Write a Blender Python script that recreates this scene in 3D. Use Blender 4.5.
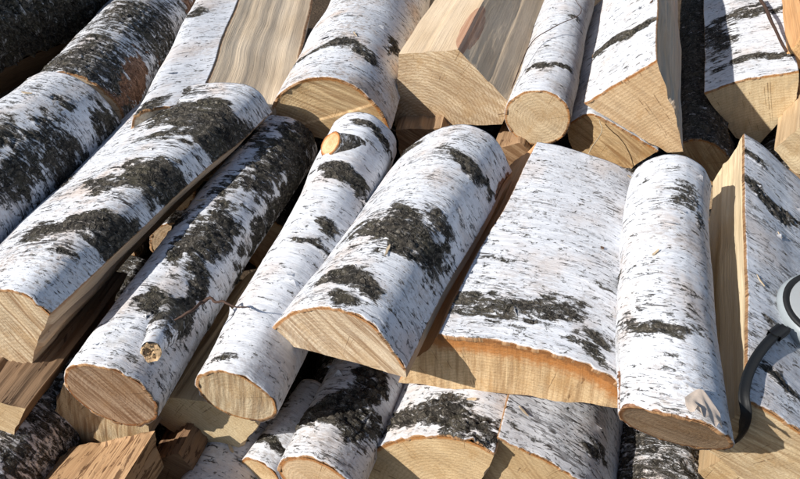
import bpy, bmesh, math, random
import numpy as np
from mathutils import Matrix, Vector

for o in list(bpy.data.objects):
    bpy.data.objects.remove(o, do_unlink=True)
scn = bpy.context.scene
C = scn.collection
R = math.radians

# ------------------------------------------------------------------ camera
FPX, CX, CY = 700.0, 400.0, 239.5          # focal length in photograph pixels
PITCH = R(40.6)
CAMP = np.array([0.0, 0.0, 0.90])
cam_d = bpy.data.cameras.new('camera')
cam = bpy.data.objects.new('camera', cam_d)
C.objects.link(cam)
cam.location = CAMP
cam.rotation_euler = (R(90) - PITCH, 0, 0)
cam_d.sensor_width = 36.0
cam_d.lens = 36.0 * FPX / 800.0
cam_d.clip_start = 0.01
cam_d.clip_end = 200
scn.camera = cam
FWD = np.array([0, math.cos(PITCH), -math.sin(PITCH)])
UPV = np.array([0, math.sin(PITCH), math.cos(PITCH)])
RGT = np.array([1.0, 0, 0])

# ------------------------------------------------------------------ sky, sun, exposure
SUN = np.array([-0.80, -0.35, 0.63]); SUN /= np.linalg.norm(SUN)     # towards the sun
elev = math.asin(SUN[2])
world = bpy.data.worlds.new('World'); scn.world = world
world.use_nodes = True
wn = world.node_tree.nodes; wl = world.node_tree.links
sky = wn.new('ShaderNodeTexSky'); sky.sky_type = 'NISHITA'; sky.sun_disc = False
sky.sun_elevation = elev
sky.sun_rotation = math.atan2(SUN[0], SUN[1])
bg = wn['Background']; bg.inputs['Strength'].default_value = 0.085
wl.new(sky.outputs['Color'], bg.inputs['Color'])
sun_d = bpy.data.lights.new('sun', 'SUN'); sun_d.energy = 5.0; sun_d.angle = R(0.55)
sun_d.color = (1.0, 0.955, 0.89)
sun = bpy.data.objects.new('sun', sun_d); C.objects.link(sun)
sun.rotation_euler = Vector(SUN).to_track_quat('Z', 'Y').to_euler()
sun.location = (-3, -2, 4)
scn.view_settings.view_transform = 'Standard'
scn.view_settings.look = 'None'
scn.view_settings.exposure = 0.1
scn.view_settings.gamma = 1.0
scn.view_settings.use_curve_mapping = False
scn.render.engine = 'CYCLES'

# ------------------------------------------------------------------ numpy helpers
def _h(ix, iy, iz, seed):
    n = (ix.astype(np.uint32) * np.uint32(374761393) + iy.astype(np.uint32) * np.uint32(668265263)
         + iz.astype(np.uint32) * np.uint32(2147483647) + np.uint32((seed * 974711 + 12345) % 4294967295))
    n = (n ^ (n >> np.uint32(13))) * np.uint32(1274126177)
    n = (n ^ (n >> np.uint32(16))) * np.uint32(2246822519)
    n = n ^ (n >> np.uint32(15))
    return n.astype(np.float64) / 4294967295.0

def vnoise(p, seed=0):
    """value noise, 0..1, p (...,3)"""
    p = np.asarray(p, float)
    f = np.floor(p); i = f.astype(np.int64); t = p - f
    t = t * t * (3 - 2 * t)
    out = 0
    for dx in (0, 1):
        wx = t[..., 0] if dx else 1 - t[..., 0]
        for dy in (0, 1):
            wy = t[..., 1] if dy else 1 - t[..., 1]
            for dz in (0, 1):
                wz = t[..., 2] if dz else 1 - t[..., 2]
                out = out + wx * wy * wz * _h(i[..., 0] + dx, i[..., 1] + dy, i[..., 2] + dz, seed)
    return out

def fbm(p, seed=0, octv=3):
    a, s, tot = 1.0, 0, 0
    p = np.asarray(p, float)
    for k in range(octv):
        s = s + a * vnoise(p * (2.03 ** k), seed + k * 17); tot += a; a *= 0.5
    return s / tot

def sstep(a, b, x):
    t = np.clip((x - a) / (b - a), 0, 1)
    return t * t * (3 - 2 * t)

def ray(px, py):
    return FWD + ((px - CX) / FPX) * RGT + ((CY - py) / FPX) * UPV

def at_z(px, py, z):
    d = ray(px, py)
    return CAMP + d * ((z - CAMP[2]) / d[2])

def project(P):
    q = P - CAMP
    dep = q @ FWD
    return CX + FPX * (q @ RGT) / dep, CY - FPX * (q @ UPV) / dep, dep

def make_mesh(name, V, quads, tris=None, smooth=True, uv=None, attrs=None, cols=None):
    me = bpy.data.meshes.new(name)
    quads = np.asarray(quads, np.int32).reshape(-1, 4)
    tris = np.zeros((0, 3), np.int32) if tris is None else np.asarray(tris, np.int32).reshape(-1, 3)
    me.vertices.add(len(V)); me.vertices.foreach_set('co', np.asarray(V, np.float32).ravel())
    li = np.concatenate([quads.ravel(), tris.ravel()]).astype(np.int32)
    tot = np.concatenate([np.full(len(quads), 4), np.full(len(tris), 3)]).astype(np.int32)
    st = np.concatenate([[0], np.cumsum(tot)[:-1]]).astype(np.int32)
    me.loops.add(len(li)); me.loops.foreach_set('vertex_index', li)
    me.polygons.add(len(tot)); me.polygons.foreach_set('loop_start', st)
    me.polygons.foreach_set('loop_total', tot)
    me.polygons.foreach_set('use_smooth', np.full(len(tot), smooth))
    if uv is not None:
        l = me.uv_layers.new(name='UVMap')
        l.data.foreach_set('uv', np.asarray(uv, np.float32)[li].ravel())
    for k, a in (attrs or {}).items():
        at = me.attributes.new(k, 'FLOAT', 'POINT')
        at.data.foreach_set('value', np.broadcast_to(np.asarray(a, np.float32), (len(V),)).copy())
    for k, c in (cols or {}).items():
        at = me.attributes.new(k, 'FLOAT_COLOR', 'POINT')
        cc = np.ones((len(V), 4), np.float32); cc[:, :3] = c
        at.data.foreach_set('color', cc.ravel())
    me.update(); me.validate()
    return me

def link(name, me, mat, parent=None, mw=None):
    o = bpy.data.objects.new(name, me)
    if mat: me.materials.append(mat)
    C.objects.link(o)
    if parent: o.parent = parent
    if mw is not None: o.matrix_world = mw
    return o

def tag(o, label, cat, group=None):
    o['label'] = label; o['category'] = cat
    if group: o['group'] = group

def grid_quads(n, m, flip=False):
    i, j = np.meshgrid(np.arange(n - 1), np.arange(m - 1), indexing='ij')
    a = i * m + j
    q = np.stack([a, a + 1, a + m + 1, a + m], -1).reshape(-1, 4)
    return q[:, ::-1] if flip else q

# ------------------------------------------------------------------ materials
class NT:
    def __init__(s, name):
        s.m = bpy.data.materials.new(name); s.m.use_nodes = True
        s.n = s.m.node_tree.nodes; s.l = s.m.node_tree.links
        s.b = s.n['Principled BSDF']
    def put(s, sock, v):
        if isinstance(v, bpy.types.NodeSocket): s.l.new(v, sock)
        elif v is not None: sock.default_value = v
    def attr(s, name, out='Fac'):
        a = s.n.new('ShaderNodeAttribute'); a.attribute_name = name; return a.outputs[out]
    def uv(s):
        return s.n.new('ShaderNodeUVMap').outputs[0]
    def obj(s):
        return s.n.new('ShaderNodeTexCoord').outputs['Object']
    def vmul(s, v, k, off=(0, 0, 0)):
        m = s.n.new('ShaderNodeMapping'); s.l.new(v, m.inputs[0]); m.inputs['Scale'].default_value = k
        m.inputs['Location'].default_value = off; return m.outputs[0]
    def noise(s, v, scale=1, det=3, rough=0.55, dist=0):
        n = s.n.new('ShaderNodeTexNoise'); s.put(n.inputs['Vector'], v); n.inputs['Scale'].default_value = scale
        n.inputs['Detail'].default_value = det; n.inputs['Roughness'].default_value = rough
        n.inputs['Distortion'].default_value = dist; return n.outputs['Fac']
    def voro(s, v, scale=1, feat='F1', rnd=1.0, out='Distance'):
        n = s.n.new('ShaderNodeTexVoronoi'); s.put(n.inputs['Vector'], v); n.feature = feat
        n.inputs['Scale'].default_value = scale; n.inputs['Randomness'].default_value = rnd
        return n.outputs[out]
    def wave(s, v, scale, dist=1.0, det=2, dscale=1.0, kind='BANDS', direc='X'):
        n = s.n.new('ShaderNodeTexWave'); s.put(n.inputs['Vector'], v); n.wave_type = kind
        if kind == 'BANDS': n.bands_direction = direc
        else: n.rings_direction = direc
        n.inputs['Scale'].default_value = scale; n.inputs['Distortion'].default_value = dist
        n.inputs['Detail'].default_value = det; n.inputs['Detail Scale'].default_value = dscale
        return n.outputs['Fac']
    def math(s, op, a, b=None, c=None, clamp=False):
        n = s.n.new('ShaderNodeMath'); n.operation = op; n.use_clamp = clamp
        for k, v in enumerate((a, b, c)):
            if v is not None: s.put(n.inputs[k], v)
        return n.outputs[0]
    def ramp(s, f, lo, hi, a=0.0, b=1.0):
        n = s.n.new('ShaderNodeMapRange'); n.interpolation_type = 'SMOOTHSTEP'
        s.put(n.inputs[0], f)
        for k, v in zip((1, 2, 3, 4), (lo, hi, a, b)): s.put(n.inputs[k], v)
        return n.outputs[0]
    def mix(s, f, a, b, mode='MIX'):
        n = s.n.new('ShaderNodeMix'); n.data_type = 'RGBA'; n.blend_type = mode
        s.put(n.inputs[0], f)
        for k, v in ((6, a), (7, b)):
            if isinstance(v, tuple) and len(v) == 3: v = v + (1,)
            s.put(n.inputs[k], v)
        return n.outputs[2]
    def bump(s, h, strength, dist, prev=None):
        n = s.n.new('ShaderNodeBump'); s.put(n.inputs['Height'], h)
        n.inputs['Strength'].default_value = strength; n.inputs['Distance'].default_value = dist
        if prev: s.l.new(prev, n.inputs['Normal'])
        return n.outputs[0]
    def done(s, col, rough, nrm=None, spec=0.3):
        s.put(s.b.inputs['Base Color'], col); s.put(s.b.inputs['Roughness'], rough)
        s.b.inputs['Specular IOR Level'].default_value = spec
        if nrm: s.l.new(nrm, s.b.inputs['Normal'])
        return s.m

def bark_material():
    t = NT('birch_bark')
    uv = t.uv()
    dark = t.attr('dark'); rim = t.attr('rim'); peel = t.attr('peel'); warm = t.attr('warm'); lent = t.attr('lent')
    # papery layers: streaks running round the stem (u), changing quickly along it (v)
    streak = t.noise(t.vmul(uv, (20, 170, 1)), 1, 5, 0.66, 0.5)
    fine = t.noise(t.vmul(uv, (110, 520, 1)), 1, 3, 0.65)
    big = t.noise(t.vmul(uv, (13, 11, 1)), 1, 5, 0.65)
    mid = t.noise(t.vmul(uv, (45, 70, 1)), 1, 5, 0.66, 0.4)
    blot = t.noise(t.vmul(uv, (24, 30, 1), (5.1, 8.3, 0)), 1, 5, 0.7, 0.3)
    c = t.mix(t.ramp(streak, 0.34, 0.60), (0.63, 0.65, 0.69), (0.785, 0.805, 0.845))
    c = t.mix(t.math('MULTIPLY', t.ramp(fine, 0.52, 0.78), 0.36), c, (0.42, 0.39, 0.37))
    c = t.mix(t.math('MULTIPLY', t.ramp(big, 0.46, 0.68), t.math('MULTIPLY_ADD', warm, 0.7, 0.32)), c, (0.62, 0.47, 0.36))
    c = t.mix(t.math('MULTIPLY', t.ramp(mid, 0.56, 0.73), 0.28), c, (0.36, 0.33, 0.31))
    c = t.mix(t.math('MULTIPLY', t.ramp(blot, 0.57, 0.71), 0.4), c, (0.36, 0.325, 0.28))
    # grime: brownish specks and smears in clusters
    gm = t.noise(t.vmul(uv, (9, 14, 1), (2.7, 6.1, 0)), 1, 4, 0.65)
    gs = t.noise(t.vmul(uv, (130, 210, 1), (4.4, 0.3, 0)), 1, 5, 0.72, 0.5)
    c = t.mix(t.math('MULTIPLY', t.ramp(t.math('ADD', gs, t.math('MULTIPLY', gm, 0.75)), 0.91, 1.06), t.math('MULTIPLY_ADD', warm, 0.7, 0.22)), c, (0.30, 0.225, 0.165))
    # lenticels: dark dashes round the stem, in loose bands, some long, some faded
    dens = t.noise(t.vmul(uv, (10, 34, 1), (3.3, 1.7, 0)), 1, 4, 0.65)
    th = t.math('SUBTRACT', t.math('MULTIPLY_ADD', dens, -0.52, 0.955), t.math('MULTIPLY', lent, 0.11))
    d1 = t.noise(t.vmul(uv, (95, 360, 1)), 1, 3, 0.6, 0.4)
    l1 = t.ramp(t.math('SUBTRACT', d1, th), -0.015, 0.045)
    d2 = t.noise(t.vmul(uv, (26, 230, 1), (7.1, 4.2, 0)), 1, 4, 0.6, 0.5)
    l2 = t.ramp(t.math('SUBTRACT', d2, t.math('ADD', th, 0.02)), -0.015, 0.035)
    le = t.math('MAXIMUM', l1, l2)
    fade = t.noise(t.vmul(uv, (28, 60, 1), (1.1, 3.9, 0)), 1, 3, 0.6)
    c = t.mix(t.math('MULTIPLY', le, t.ramp(fade, 0.35, 0.62, 1.0, 0.38)), c, (0.055, 0.045, 0.04))
    # rough dark corky patches: cracked plates, each its own shade, ragged toothed border
    n1 = t.noise(t.vmul(uv, (40, 150, 1)), 1, 6, 0.74, 0.7)
    n2 = t.noise(t.vmul(uv, (230, 300, 1), (1.2, 5.5, 0)), 1, 4, 0.68, 0.8)
    wr = t.n.new('ShaderNodeTexNoise'); t.l.new(t.vmul(uv, (120, 120, 1)), wr.inputs['Vector']); wr.inputs['Scale'].default_value = 1
    wr.inputs['Detail'].default_value = 3
    wa = t.n.new('ShaderNodeVectorMath'); wa.operation = 'MULTIPLY_ADD'
    t.l.new(wr.outputs['Color'], wa.inputs[0]); wa.inputs[1].default_value = (0.014, 0.014, 0); t.l.new(uv, wa.inputs[2])
    cuv = wa.outputs[0]
    cr = t.voro(t.vmul(cuv, (165, 105, 1)), 1, 'DISTANCE_TO_EDGE')
    cc = t.voro(t.vmul(cuv, (165, 105, 1)), 1, 'F1', 1.0, 'Color')
    sp_ = t.n.new('ShaderNodeSeparateColor'); t.l.new(cc, sp_.inputs[0])
    cell, cell2 = sp_.outputs[0], sp_.outputs[1]
    nn = t.math('ADD', t.math('MULTIPLY', n1, 0.72), t.math('MULTIPLY', n2, 0.28))
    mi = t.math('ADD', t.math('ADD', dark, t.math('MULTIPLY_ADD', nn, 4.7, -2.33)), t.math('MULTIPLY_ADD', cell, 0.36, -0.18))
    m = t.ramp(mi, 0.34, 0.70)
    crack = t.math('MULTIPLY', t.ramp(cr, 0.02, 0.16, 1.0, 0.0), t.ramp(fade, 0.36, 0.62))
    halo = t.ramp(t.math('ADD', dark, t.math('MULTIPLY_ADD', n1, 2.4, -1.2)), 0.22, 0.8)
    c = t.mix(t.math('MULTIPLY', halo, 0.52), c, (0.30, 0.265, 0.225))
    cork = t.mix(t.ramp(t.math('MULTIPLY_ADD', cell2, 0.35, t.math('MULTIPLY', n1, 0.65)), 0.22, 0.72), (0.014, 0.012, 0.010), (0.110, 0.095, 0.075))
    cork = t.mix(t.math('MULTIPLY', t.ramp(blot, 0.45, 0.66), 0.5), cork, (0.085, 0.078, 0.046))
    cork = t.mix(t.math('MULTIPLY', t.ramp(n2, 0.53, 0.66), 0.8), cork, (0.29, 0.265, 0.23))
    cork = t.mix(t.math('MULTIPLY', t.ramp(n2, 0.34, 0.46, 1.0, 0.0), 0.75), cork, (0.012, 0.010, 0.009))
    cork = t.mix(t.math('MULTIPLY', crack, 0.8), cork, (0.009, 0.008, 0.007))
    c = t.mix(m, c, cork)
    # bark torn away down to the reddish inner layer
    pm = t.ramp(t.math('ADD', peel, t.math('MULTIPLY_ADD', n1, 1.8, -0.9)), 0.4, 0.6)
    red = t.mix(t.ramp(n2, 0.35, 0.65), (0.17, 0.085, 0.05), (0.40, 0.225, 0.14))
    c = t.mix(pm, c, red)
    edge = t.mix(t.ramp(n2, 0.3, 0.7), (0.21, 0.105, 0.05), (0.50, 0.30, 0.15))
    c = t.mix(t.ramp(t.math('ADD', rim, t.math('MULTIPLY_ADD', n1, 0.7, -0.35)), 0.35, 0.6), c, edge)
    h = t.math('ADD', t.math('MULTIPLY', streak, 0.30), t.math('MULTIPLY', fine, 0.22))
    h = t.math('ADD', h, t.math('MULTIPLY', mid, 0.35))
    h = t.math('SUBTRACT', h, t.math('MULTIPLY', le, 0.4))
    h = t.math('ADD', h, t.math('MULTIPLY', m, t.math('ADD', t.math('MULTIPLY', crack, -0.9), t.math('ADD', t.math('MULTIPLY_ADD', cell, 0.35, t.math('MULTIPLY', n2, 1.2)), t.math('MULTIPLY', n1, 1.5)))))
    nrm = t.bump(h, 0.9, 0.0026)
    rough = t.math('MULTIPLY_ADD', m, 0.3, 0.56)
    return t.done(c, rough, nrm, 0.3)

def end_material():
    t = NT('sawn_end_grain')
    uv = t.uv()
    edge = t.attr('edge'); saw = t.attr('saw'); tint = t.attr('tint', 'Color')
    sawx = t.attr('sawx')                       # metres across the saw strokes
    sy = t.attr('sawy')
    cb = t.n.new('ShaderNodeCombineXYZ'); t.l.new(sawx, cb.inputs[0]); t.l.new(sy, cb.inputs[1])
    sv = cb.outputs[0]
    rings = t.wave(uv, 62, 5.0, 4, 3.0, 'RINGS', 'SPHERICAL')
    big = t.noise(t.vmul(uv, (18, 18, 1)), 1, 4, 0.6)
    fine = t.noise(t.vmul(uv, (520, 520, 1)), 1, 3, 0.65)
    s1 = t.noise(t.vmul(sv, (210, 9, 1)), 1, 3, 0.6, 0.5)
    s2 = t.noise(t.vmul(sv, (95, 8, 1), (3, 5, 0)), 1, 4, 0.65, 0.8)
    c = t.mix(t.ramp(big, 0.3, 0.7), (0.655, 0.53, 0.375), (0.775, 0.67, 0.515))
    c = t.mix(t.math('MULTIPLY', t.ramp(rings, 0.45, 1.0), t.math('MULTIPLY', t.attr('ringamt'), 0.62)), c, (0.44, 0.31, 0.19))
    f = t.math('MULTIPLY', t.ramp(t.math('ADD', t.math('MULTIPLY', s1, 0.5), t.math('MULTIPLY', s2, 0.5)), 0.38, 0.60, 1.0, 0.0), saw)
    c = t.mix(t.math('MULTIPLY', f, 0.95), c, (0.30, 0.19, 0.11))
    hi = t.math('MULTIPLY', t.ramp(t.noise(t.vmul(sv, (170, 14, 1), (9, 1, 0)), 1, 3, 0.6, 0.4), 0.56, 0.7), t.math('MULTIPLY', saw, 0.5))
    c = t.mix(hi, c, (0.78, 0.69, 0.56))
    st = t.noise(t.vmul(uv, (34, 26, 1), (6, 2, 0)), 1, 5, 0.65, 0.5)
    c = t.mix(t.math('MULTIPLY', t.ramp(st, 0.5, 0.68), 0.5), c, (0.50, 0.34, 0.185))
    c = t.mix(t.math('MULTIPLY', t.ramp(st, 0.30, 0.42, 1.0, 0.0), 0.35), c, (0.42, 0.37, 0.31))
    c = t.mix(t.math('MULTIPLY', t.ramp(fine, 0.48, 0.72), 0.42), c, (0.36, 0.26, 0.17))
    # torn fibres and stray stains
    sp = t.noise(t.vmul(uv, (85, 140, 1), (2, 8, 0)), 1, 4, 0.7)
    c = t.mix(t.math('MULTIPLY', t.ramp(sp, 0.63, 0.74), 0.55), c, (0.22, 0.14, 0.085))
    ang = t.n.new('ShaderNodeVectorMath'); ang.operation = 'NORMALIZE'; t.l.new(uv, ang.inputs[0])
    ck = t.noise(t.vmul(ang.outputs[0], (7, 7, 1), (1.5, 2.5, 0)), 1, 2, 0.5)
    ckm = t.ramp(t.math('ABSOLUTE', t.math('SUBTRACT', ck, 0.5)), 0.0, 0.010, 1.0, 0.0)
    ckm = t.math('MULTIPLY', ckm, t.ramp(st, 0.50, 0.58))
    c = t.mix(t.math('MULTIPLY', ckm, 0.75), c, (0.13, 0.08, 0.05))
    en = t.math('ADD', t.math('DIVIDE', edge, t.attr('rimw')), t.math('MULTIPLY_ADD', t.noise(t.vmul(uv, (160, 160, 1)), 1, 3, 0.6), 0.0032, -0.0016))
    c = t.mix(t.ramp(en, 0.0018, 0.0042, 0.9, 0.0), c, (0.43, 0.20, 0.07))
    c = t.mix(t.ramp(en, 0.0005, 0.0016, 0.7, 0.0), c, (0.20, 0.105, 0.055))
    c = t.mix(1.0, c, tint, 'MULTIPLY')
    h = t.math('ADD', t.math('MULTIPLY', t.math('ADD', s1, t.math('MULTIPLY', s2, 0.45)), saw), t.math('MULTIPLY', fine, 0.5))
    h = t.math('ADD', h, t.math('MULTIPLY', rings, 0.12))
    return t.done(c, 0.72, t.bump(h, 0.55, 0.0019), 0.2)

def split_material():
    t = NT('split_wood')
    uv = t.uv()
    tint = t.attr('tint', 'Color'); speck = t.attr('speck'); peel = t.attr('peel'); edge = t.attr('edge')
    g1 = t.noise(t.vmul(uv, (260, 2.2, 1)), 1, 3, 0.6, 0.05)
    g2 = t.noise(t.vmul(uv, (900, 8, 1)), 1, 3, 0.65, 0.05)
    big = t.noise(t.vmul(uv, (22, 5, 1)), 1, 4, 0.6, 0.15)
    c = t.mix(t.ramp(big, 0.3, 0.7), (0.62, 0.50, 0.36), (0.75, 0.635, 0.49))
    c = t.mix(t.math('MULTIPLY', t.ramp(g1, 0.5, 0.74), t.math('MULTIPLY', t.attr('grain'), 0.5)), c, (0.36, 0.245, 0.15))
    hl = t.noise(t.vmul(uv, (190, 1.6, 1), (2, 7, 0)), 1, 3, 0.6, 0.05)
    c = t.mix(t.math('MULTIPLY', t.ramp(hl, 0.54, 0.7), t.math('MULTIPLY', t.attr('grain'), 0.5)), c, (0.79, 0.68, 0.52))
    c = t.mix(t.math('MULTIPLY', t.ramp(g2, 0.5, 0.75), t.math('MULTIPLY_ADD', t.attr('grain'), 0.15, 0.2)), c, (0.42, 0.30, 0.19))
    gr = t.noise(t.vmul(uv, (70, 1.3, 1), (4, 9, 0)), 1, 3, 0.6, 0.08)
    c = t.mix(t.math('MULTIPLY', t.ramp(gr, 0.58, 0.74), t.math('MULTIPLY', t.attr('grain'), 0.3)), c, (0.40, 0.36, 0.32))
    dk = t.noise(t.vmul(uv, (130, 26, 1), (6, 3, 0)), 1, 4, 0.7, 0.5)
    dth = t.math('MULTIPLY_ADD', speck, -0.2, 0.72)
    c = t.mix(t.math('MULTIPLY', t.ramp(t.math('SUBTRACT', dk, dth), 0.0, 0.05), 0.8), c, (0.13, 0.075, 0.045))
    pn = t.noise(t.vmul(uv, (80, 50, 1)), 1, 4, 0.6)
    pm = t.ramp(t.math('ADD', peel, t.math('MULTIPLY_ADD', pn, 0.8, -0.4)), 0.45, 0.55)
    c = t.mix(pm, c, t.mix(t.ramp(g1, 0.4, 0.6), (0.42, 0.25, 0.17), (0.56, 0.38, 0.28)))
    en = t.math('ADD', edge, t.math('MULTIPLY_ADD', pn, 0.006, -0.003))
    c = t.mix(t.ramp(en, 0.0015, 0.0048, 0.75, 0.0), c, (0.37, 0.19, 0.085))
    c = t.mix(1.0, c, tint, 'MULTIPLY')
    h = t.math('ADD', t.math('MULTIPLY', g1, t.math('MULTIPLY_ADD', t.attr('grain'), 0.8, 0.2)), t.math('MULTIPLY', g2, 0.45))
    return t.done(c, 0.7, t.bump(h, 0.75, 0.0026), 0.22)

def plain(name, col, rough=0.6, var=0.2, scale=120, bump=0.3, spec=0.3, metal=0):
    t = NT(name)
    v = t.obj()
    n = t.noise(v, scale, 4, 0.6)
    dk = tuple(x * (1 - var) for x in col)
    c = t.mix(n, dk, col)
    m = t.done(c, rough, t.bump(n, bump, 0.001), spec)
    t.b.inputs['Metallic'].default_value = metal
    return m

M_BARK, M_END, M_SPLIT = bark_material(), end_material(), split_material()

# ------------------------------------------------------------------ the firewood builder
def catmull(P, closed, per):
    P = np.asarray(P, float); n = len(P)
    out = []
    segs = n if closed else n - 1
    for k in range(segs):
        if closed: a, b, c, d = P[(k - 1) % n], P[k], P[(k + 1) % n], P[(k + 2) % n]
        else:
            b, c = P[k], P[k + 1]
            a = P[k - 1] if k else 2 * b - c
            d = P[k + 2] if k + 2 < n else 2 * c - b
        t = np.linspace(0, 1, per, endpoint=False)[:, None]
        out.append(0.5 * ((2 * b) + (c - a) * t + (2 * a - 5 * b + 4 * c - d) * t ** 2 + (3 * b - a - 3 * c + d) * t ** 3))
    if not closed: out.append(P[-1:])
    return np.concatenate(out)

def resample(P, ds):
    L = np.concatenate([[0], np.cumsum(np.linalg.norm(np.diff(P, axis=0), axis=1))])
    n = max(3, int(math.ceil(L[-1] / ds)) + 1)
    s = np.linspace(0, L[-1], n)
    return np.stack([np.interp(s, L, P[:, k]) for k in range(2)], 1), s

SEED = [0]
INFO = {}

def firewood(name, label, cat, z, far, outline=None, circ=None, dz=0.0, taper=1.0, tilt=(0, 0), res=0.0020,
             patches=(), peels=(), base_dark=0.0, warm=0.2, lent=0.5, saw=0.5, saw_ang=60, end_tint=(1, 1, 1),
             split_tint=(1, 1, 1), speck=0.0, bow=(0, 0), wob=0.0045, rough=1.0, group='birch firewood in the heap',
             pith=None, split_peels=(), oval=0.0, rimw=1.0, ringamt=0.45, skirt=0.0042, split_rough=1.0, twist=0.0, grain=1.0, key=None, end_step=None, lobes=(), ends=None, curls=0):
    SEED[0] += 1
    sd = SEED[0] * 7
    rng = random.Random(sd)
    # --- frame of the piece: Y runs along the grain from the near end
    if ends: c0 = np.array(ends[0], float); circ = (0, 0, 1)
    elif circ: c0 = at_z(circ[0], circ[1], z)
    else:
        cen = np.mean(np.array([[p[0], p[1]] for p in outline], float), axis=0)
        c0 = at_z(cen[0], cen[1], z)
    c1 = np.array(ends[1], float) if ends else at_z(far[0], far[1], z + dz)
    L = float(np.linalg.norm(c1 - c0))
    ey = (c1 - c0) / L
    ex = np.cross(ey, [0, 0, 1.0]); ex /= np.linalg.norm(ex)
    ez = np.cross(ex, ey)
    MW = Matrix(((ex[0], ey[0], ez[0], c0[0]), (ex[1], ey[1], ez[1], c0[1]), (ex[2], ey[2], ez[2], c0[2]), (0, 0, 0, 1)))
    Rm = np.stack([ex, ey, ez], 1)
    # --- section outline in the end plane
    runs = []                                # (tag, polyline)
    if circ:
        r = ends[2] if ends else circ[2] / FPX * float((c0 - CAMP) @ FWD)
        a = np.linspace(-math.pi / 2, 1.5 * math.pi, 97)
        rr = r * (1 + 0.05 * (fbm(np.stack([np.cos(a) * 1.3 + 5, np.sin(a) * 1.3 + 5, a * 0], 1), sd, 2) - 0.5) * 2
                  + 0.022 * (fbm(np.stack([np.cos(a) * 4 + 9, np.sin(a) * 4 + 9, a * 0], 1), sd + 3, 2) - 0.5) * 2
                  + oval * np.cos(2 * (a - rng.uniform(0, 3))))
        for (la, lw, lh) in lobes: rr = rr + r * lh * np.exp(-((np.angle(np.exp(1j * (a - R(la))))) / R(lw)) ** 2)
        runs = [('b', np.stack([rr * np.cos(a), rr * np.sin(a)], 1))]
        closed = True
    else:
        n = ey - tilt[0] * ex - tilt[1] * ez
        pts = []
        for p in outline:
            d = ray(p[0], p[1])
            q = CAMP + d * (((c0 - CAMP) @ n) / (d @ n)) - c0
            pts.append((q @ ex, q @ ez))
        tags = [p[2] for p in outline]
        area = sum(pts[i][0] * pts[(i + 1) % len(pts)][1] - pts[(i + 1) % len(pts)][0] * pts[i][1] for i in range(len(pts)))
        if area < 0:                         # make it counter-clockwise seen from the near end (x right, z up)
            pts = pts[::-1]; tags = tags[::-1]; tags = tags[1:] + tags[:1]
        k0 = next((i for i in range(len(tags)) if tags[i] == 'b' and tags[i - 1] == 's'), 0)
        pts = pts[k0:] + pts[:k0]; tags = tags[k0:] + tags[:k0]
        pts.append(pts[0]); i = 0
        while i < len(tags):
            if tags[i] == 'b':
                j = i
                while j < len(tags) and tags[j] == 'b': j += 1
                runs.append(('b', catmull(pts[i:j + 1], False, 12))); i = j
            else:
                runs.append(('s', np.array([pts[i], pts[i + 1]], float))); i += 1
        closed = False
    samp = []
    for tg, P in runs:
        Q, s = resample(P, res)
        if tg == 's' and len(Q) > 4:         # split lines are never quite straight
            dv = Q[-1] - Q[0]; ln = np.linalg.norm(dv); nn = np.array([dv[1], -dv[0]]) / max(ln, 1e-6)
            f = np.sin(np.linspace(0, math.pi, len(Q)))
            w = (fbm(np.stack([s * 45 + 3, s * 0 + sd, s * 0], 1), sd, 3) - 0.5) * min(0.008, ln * 0.12)
            Q = Q + (f * w)[:, None] * nn
        samp.append((tg, Q, s))
    ring = np.concatenate([Q[:-1] for _, Q, _ in samp])
    barkpts = np.concatenate([Q for tg, Q, _ in samp if tg == 'b']) if any(tg == 'b' for tg, _, _ in samp) else None
    if pith is None:
        if circ: pith = np.array([rng.uniform(-.15, .15), rng.uniform(-.15, .15)]) * r
        elif barkpts is not None and len(barkpts) > 6:
            A = np.c_[2 * barkpts, np.ones(len(barkpts))]; bb = (barkpts ** 2).sum(1)
            s_, *_ = np.linalg.lstsq(A, bb, rcond=None); pith = s_[:2]
            mx = np.abs(ring).max() * 2.5
            pith = np.clip(pith, -mx, mx)
        else: pith = np.array([ring[:, 0].min() * 1.2, ring[:, 1].min() * 1.6])
    pith = np.asarray(pith, float)
    rad = np.abs(ring).max()

    def place(X, Z, V):
        """section coordinates + distance along -> local position with taper, bow and gentle lumps"""
        t = np.clip(V / L, -0.05, 1.05)
        k = 1 + (taper - 1) * t
        b = np.sin(np.pi * t)
        if twist:
            ta = -R(twist) * t; X, Z = X * np.cos(ta) - Z * np.sin(ta), X * np.sin(ta) + Z * np.cos(ta)
        P = np.stack([X * k + bow[0] * b, V + (1 - t) * (tilt[0] * X + tilt[1] * Z), Z * k + bow[1] * b], -1)
        q = P * 9.0 + sd
        off = np.stack([fbm(q, sd + 1, 2), 0.5 + 0 * q[..., 0], fbm(q + 31.7, sd + 2, 2)], -1) - 0.5
        return P + off * (2 * wob)

    root = bpy.data.objects.new(name, None); C.objects.link(root)
    root.empty_display_size = 0.05
    root.matrix_world = MW
    tag(root, label, cat, group)
    NV = max(8, int(L / res))
    vv = np.linspace(0, L, NV)
    uoff, voff = rng.uniform(0, 40), rng.uniform(0, 40)

    def surf_find(P, N, px, py):
        W = P @ Rm.T + c0
        x, y, dep = project(W)
        vw = CAMP - W
        face = ((N @ Rm.T) * vw).sum(-1) > 0
        d2 = (x - px) ** 2 + (y - py) ** 2 + np.where(face, 0, 1e6)
        k = int(np.argmin(d2))
        return k, dep[k]

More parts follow.
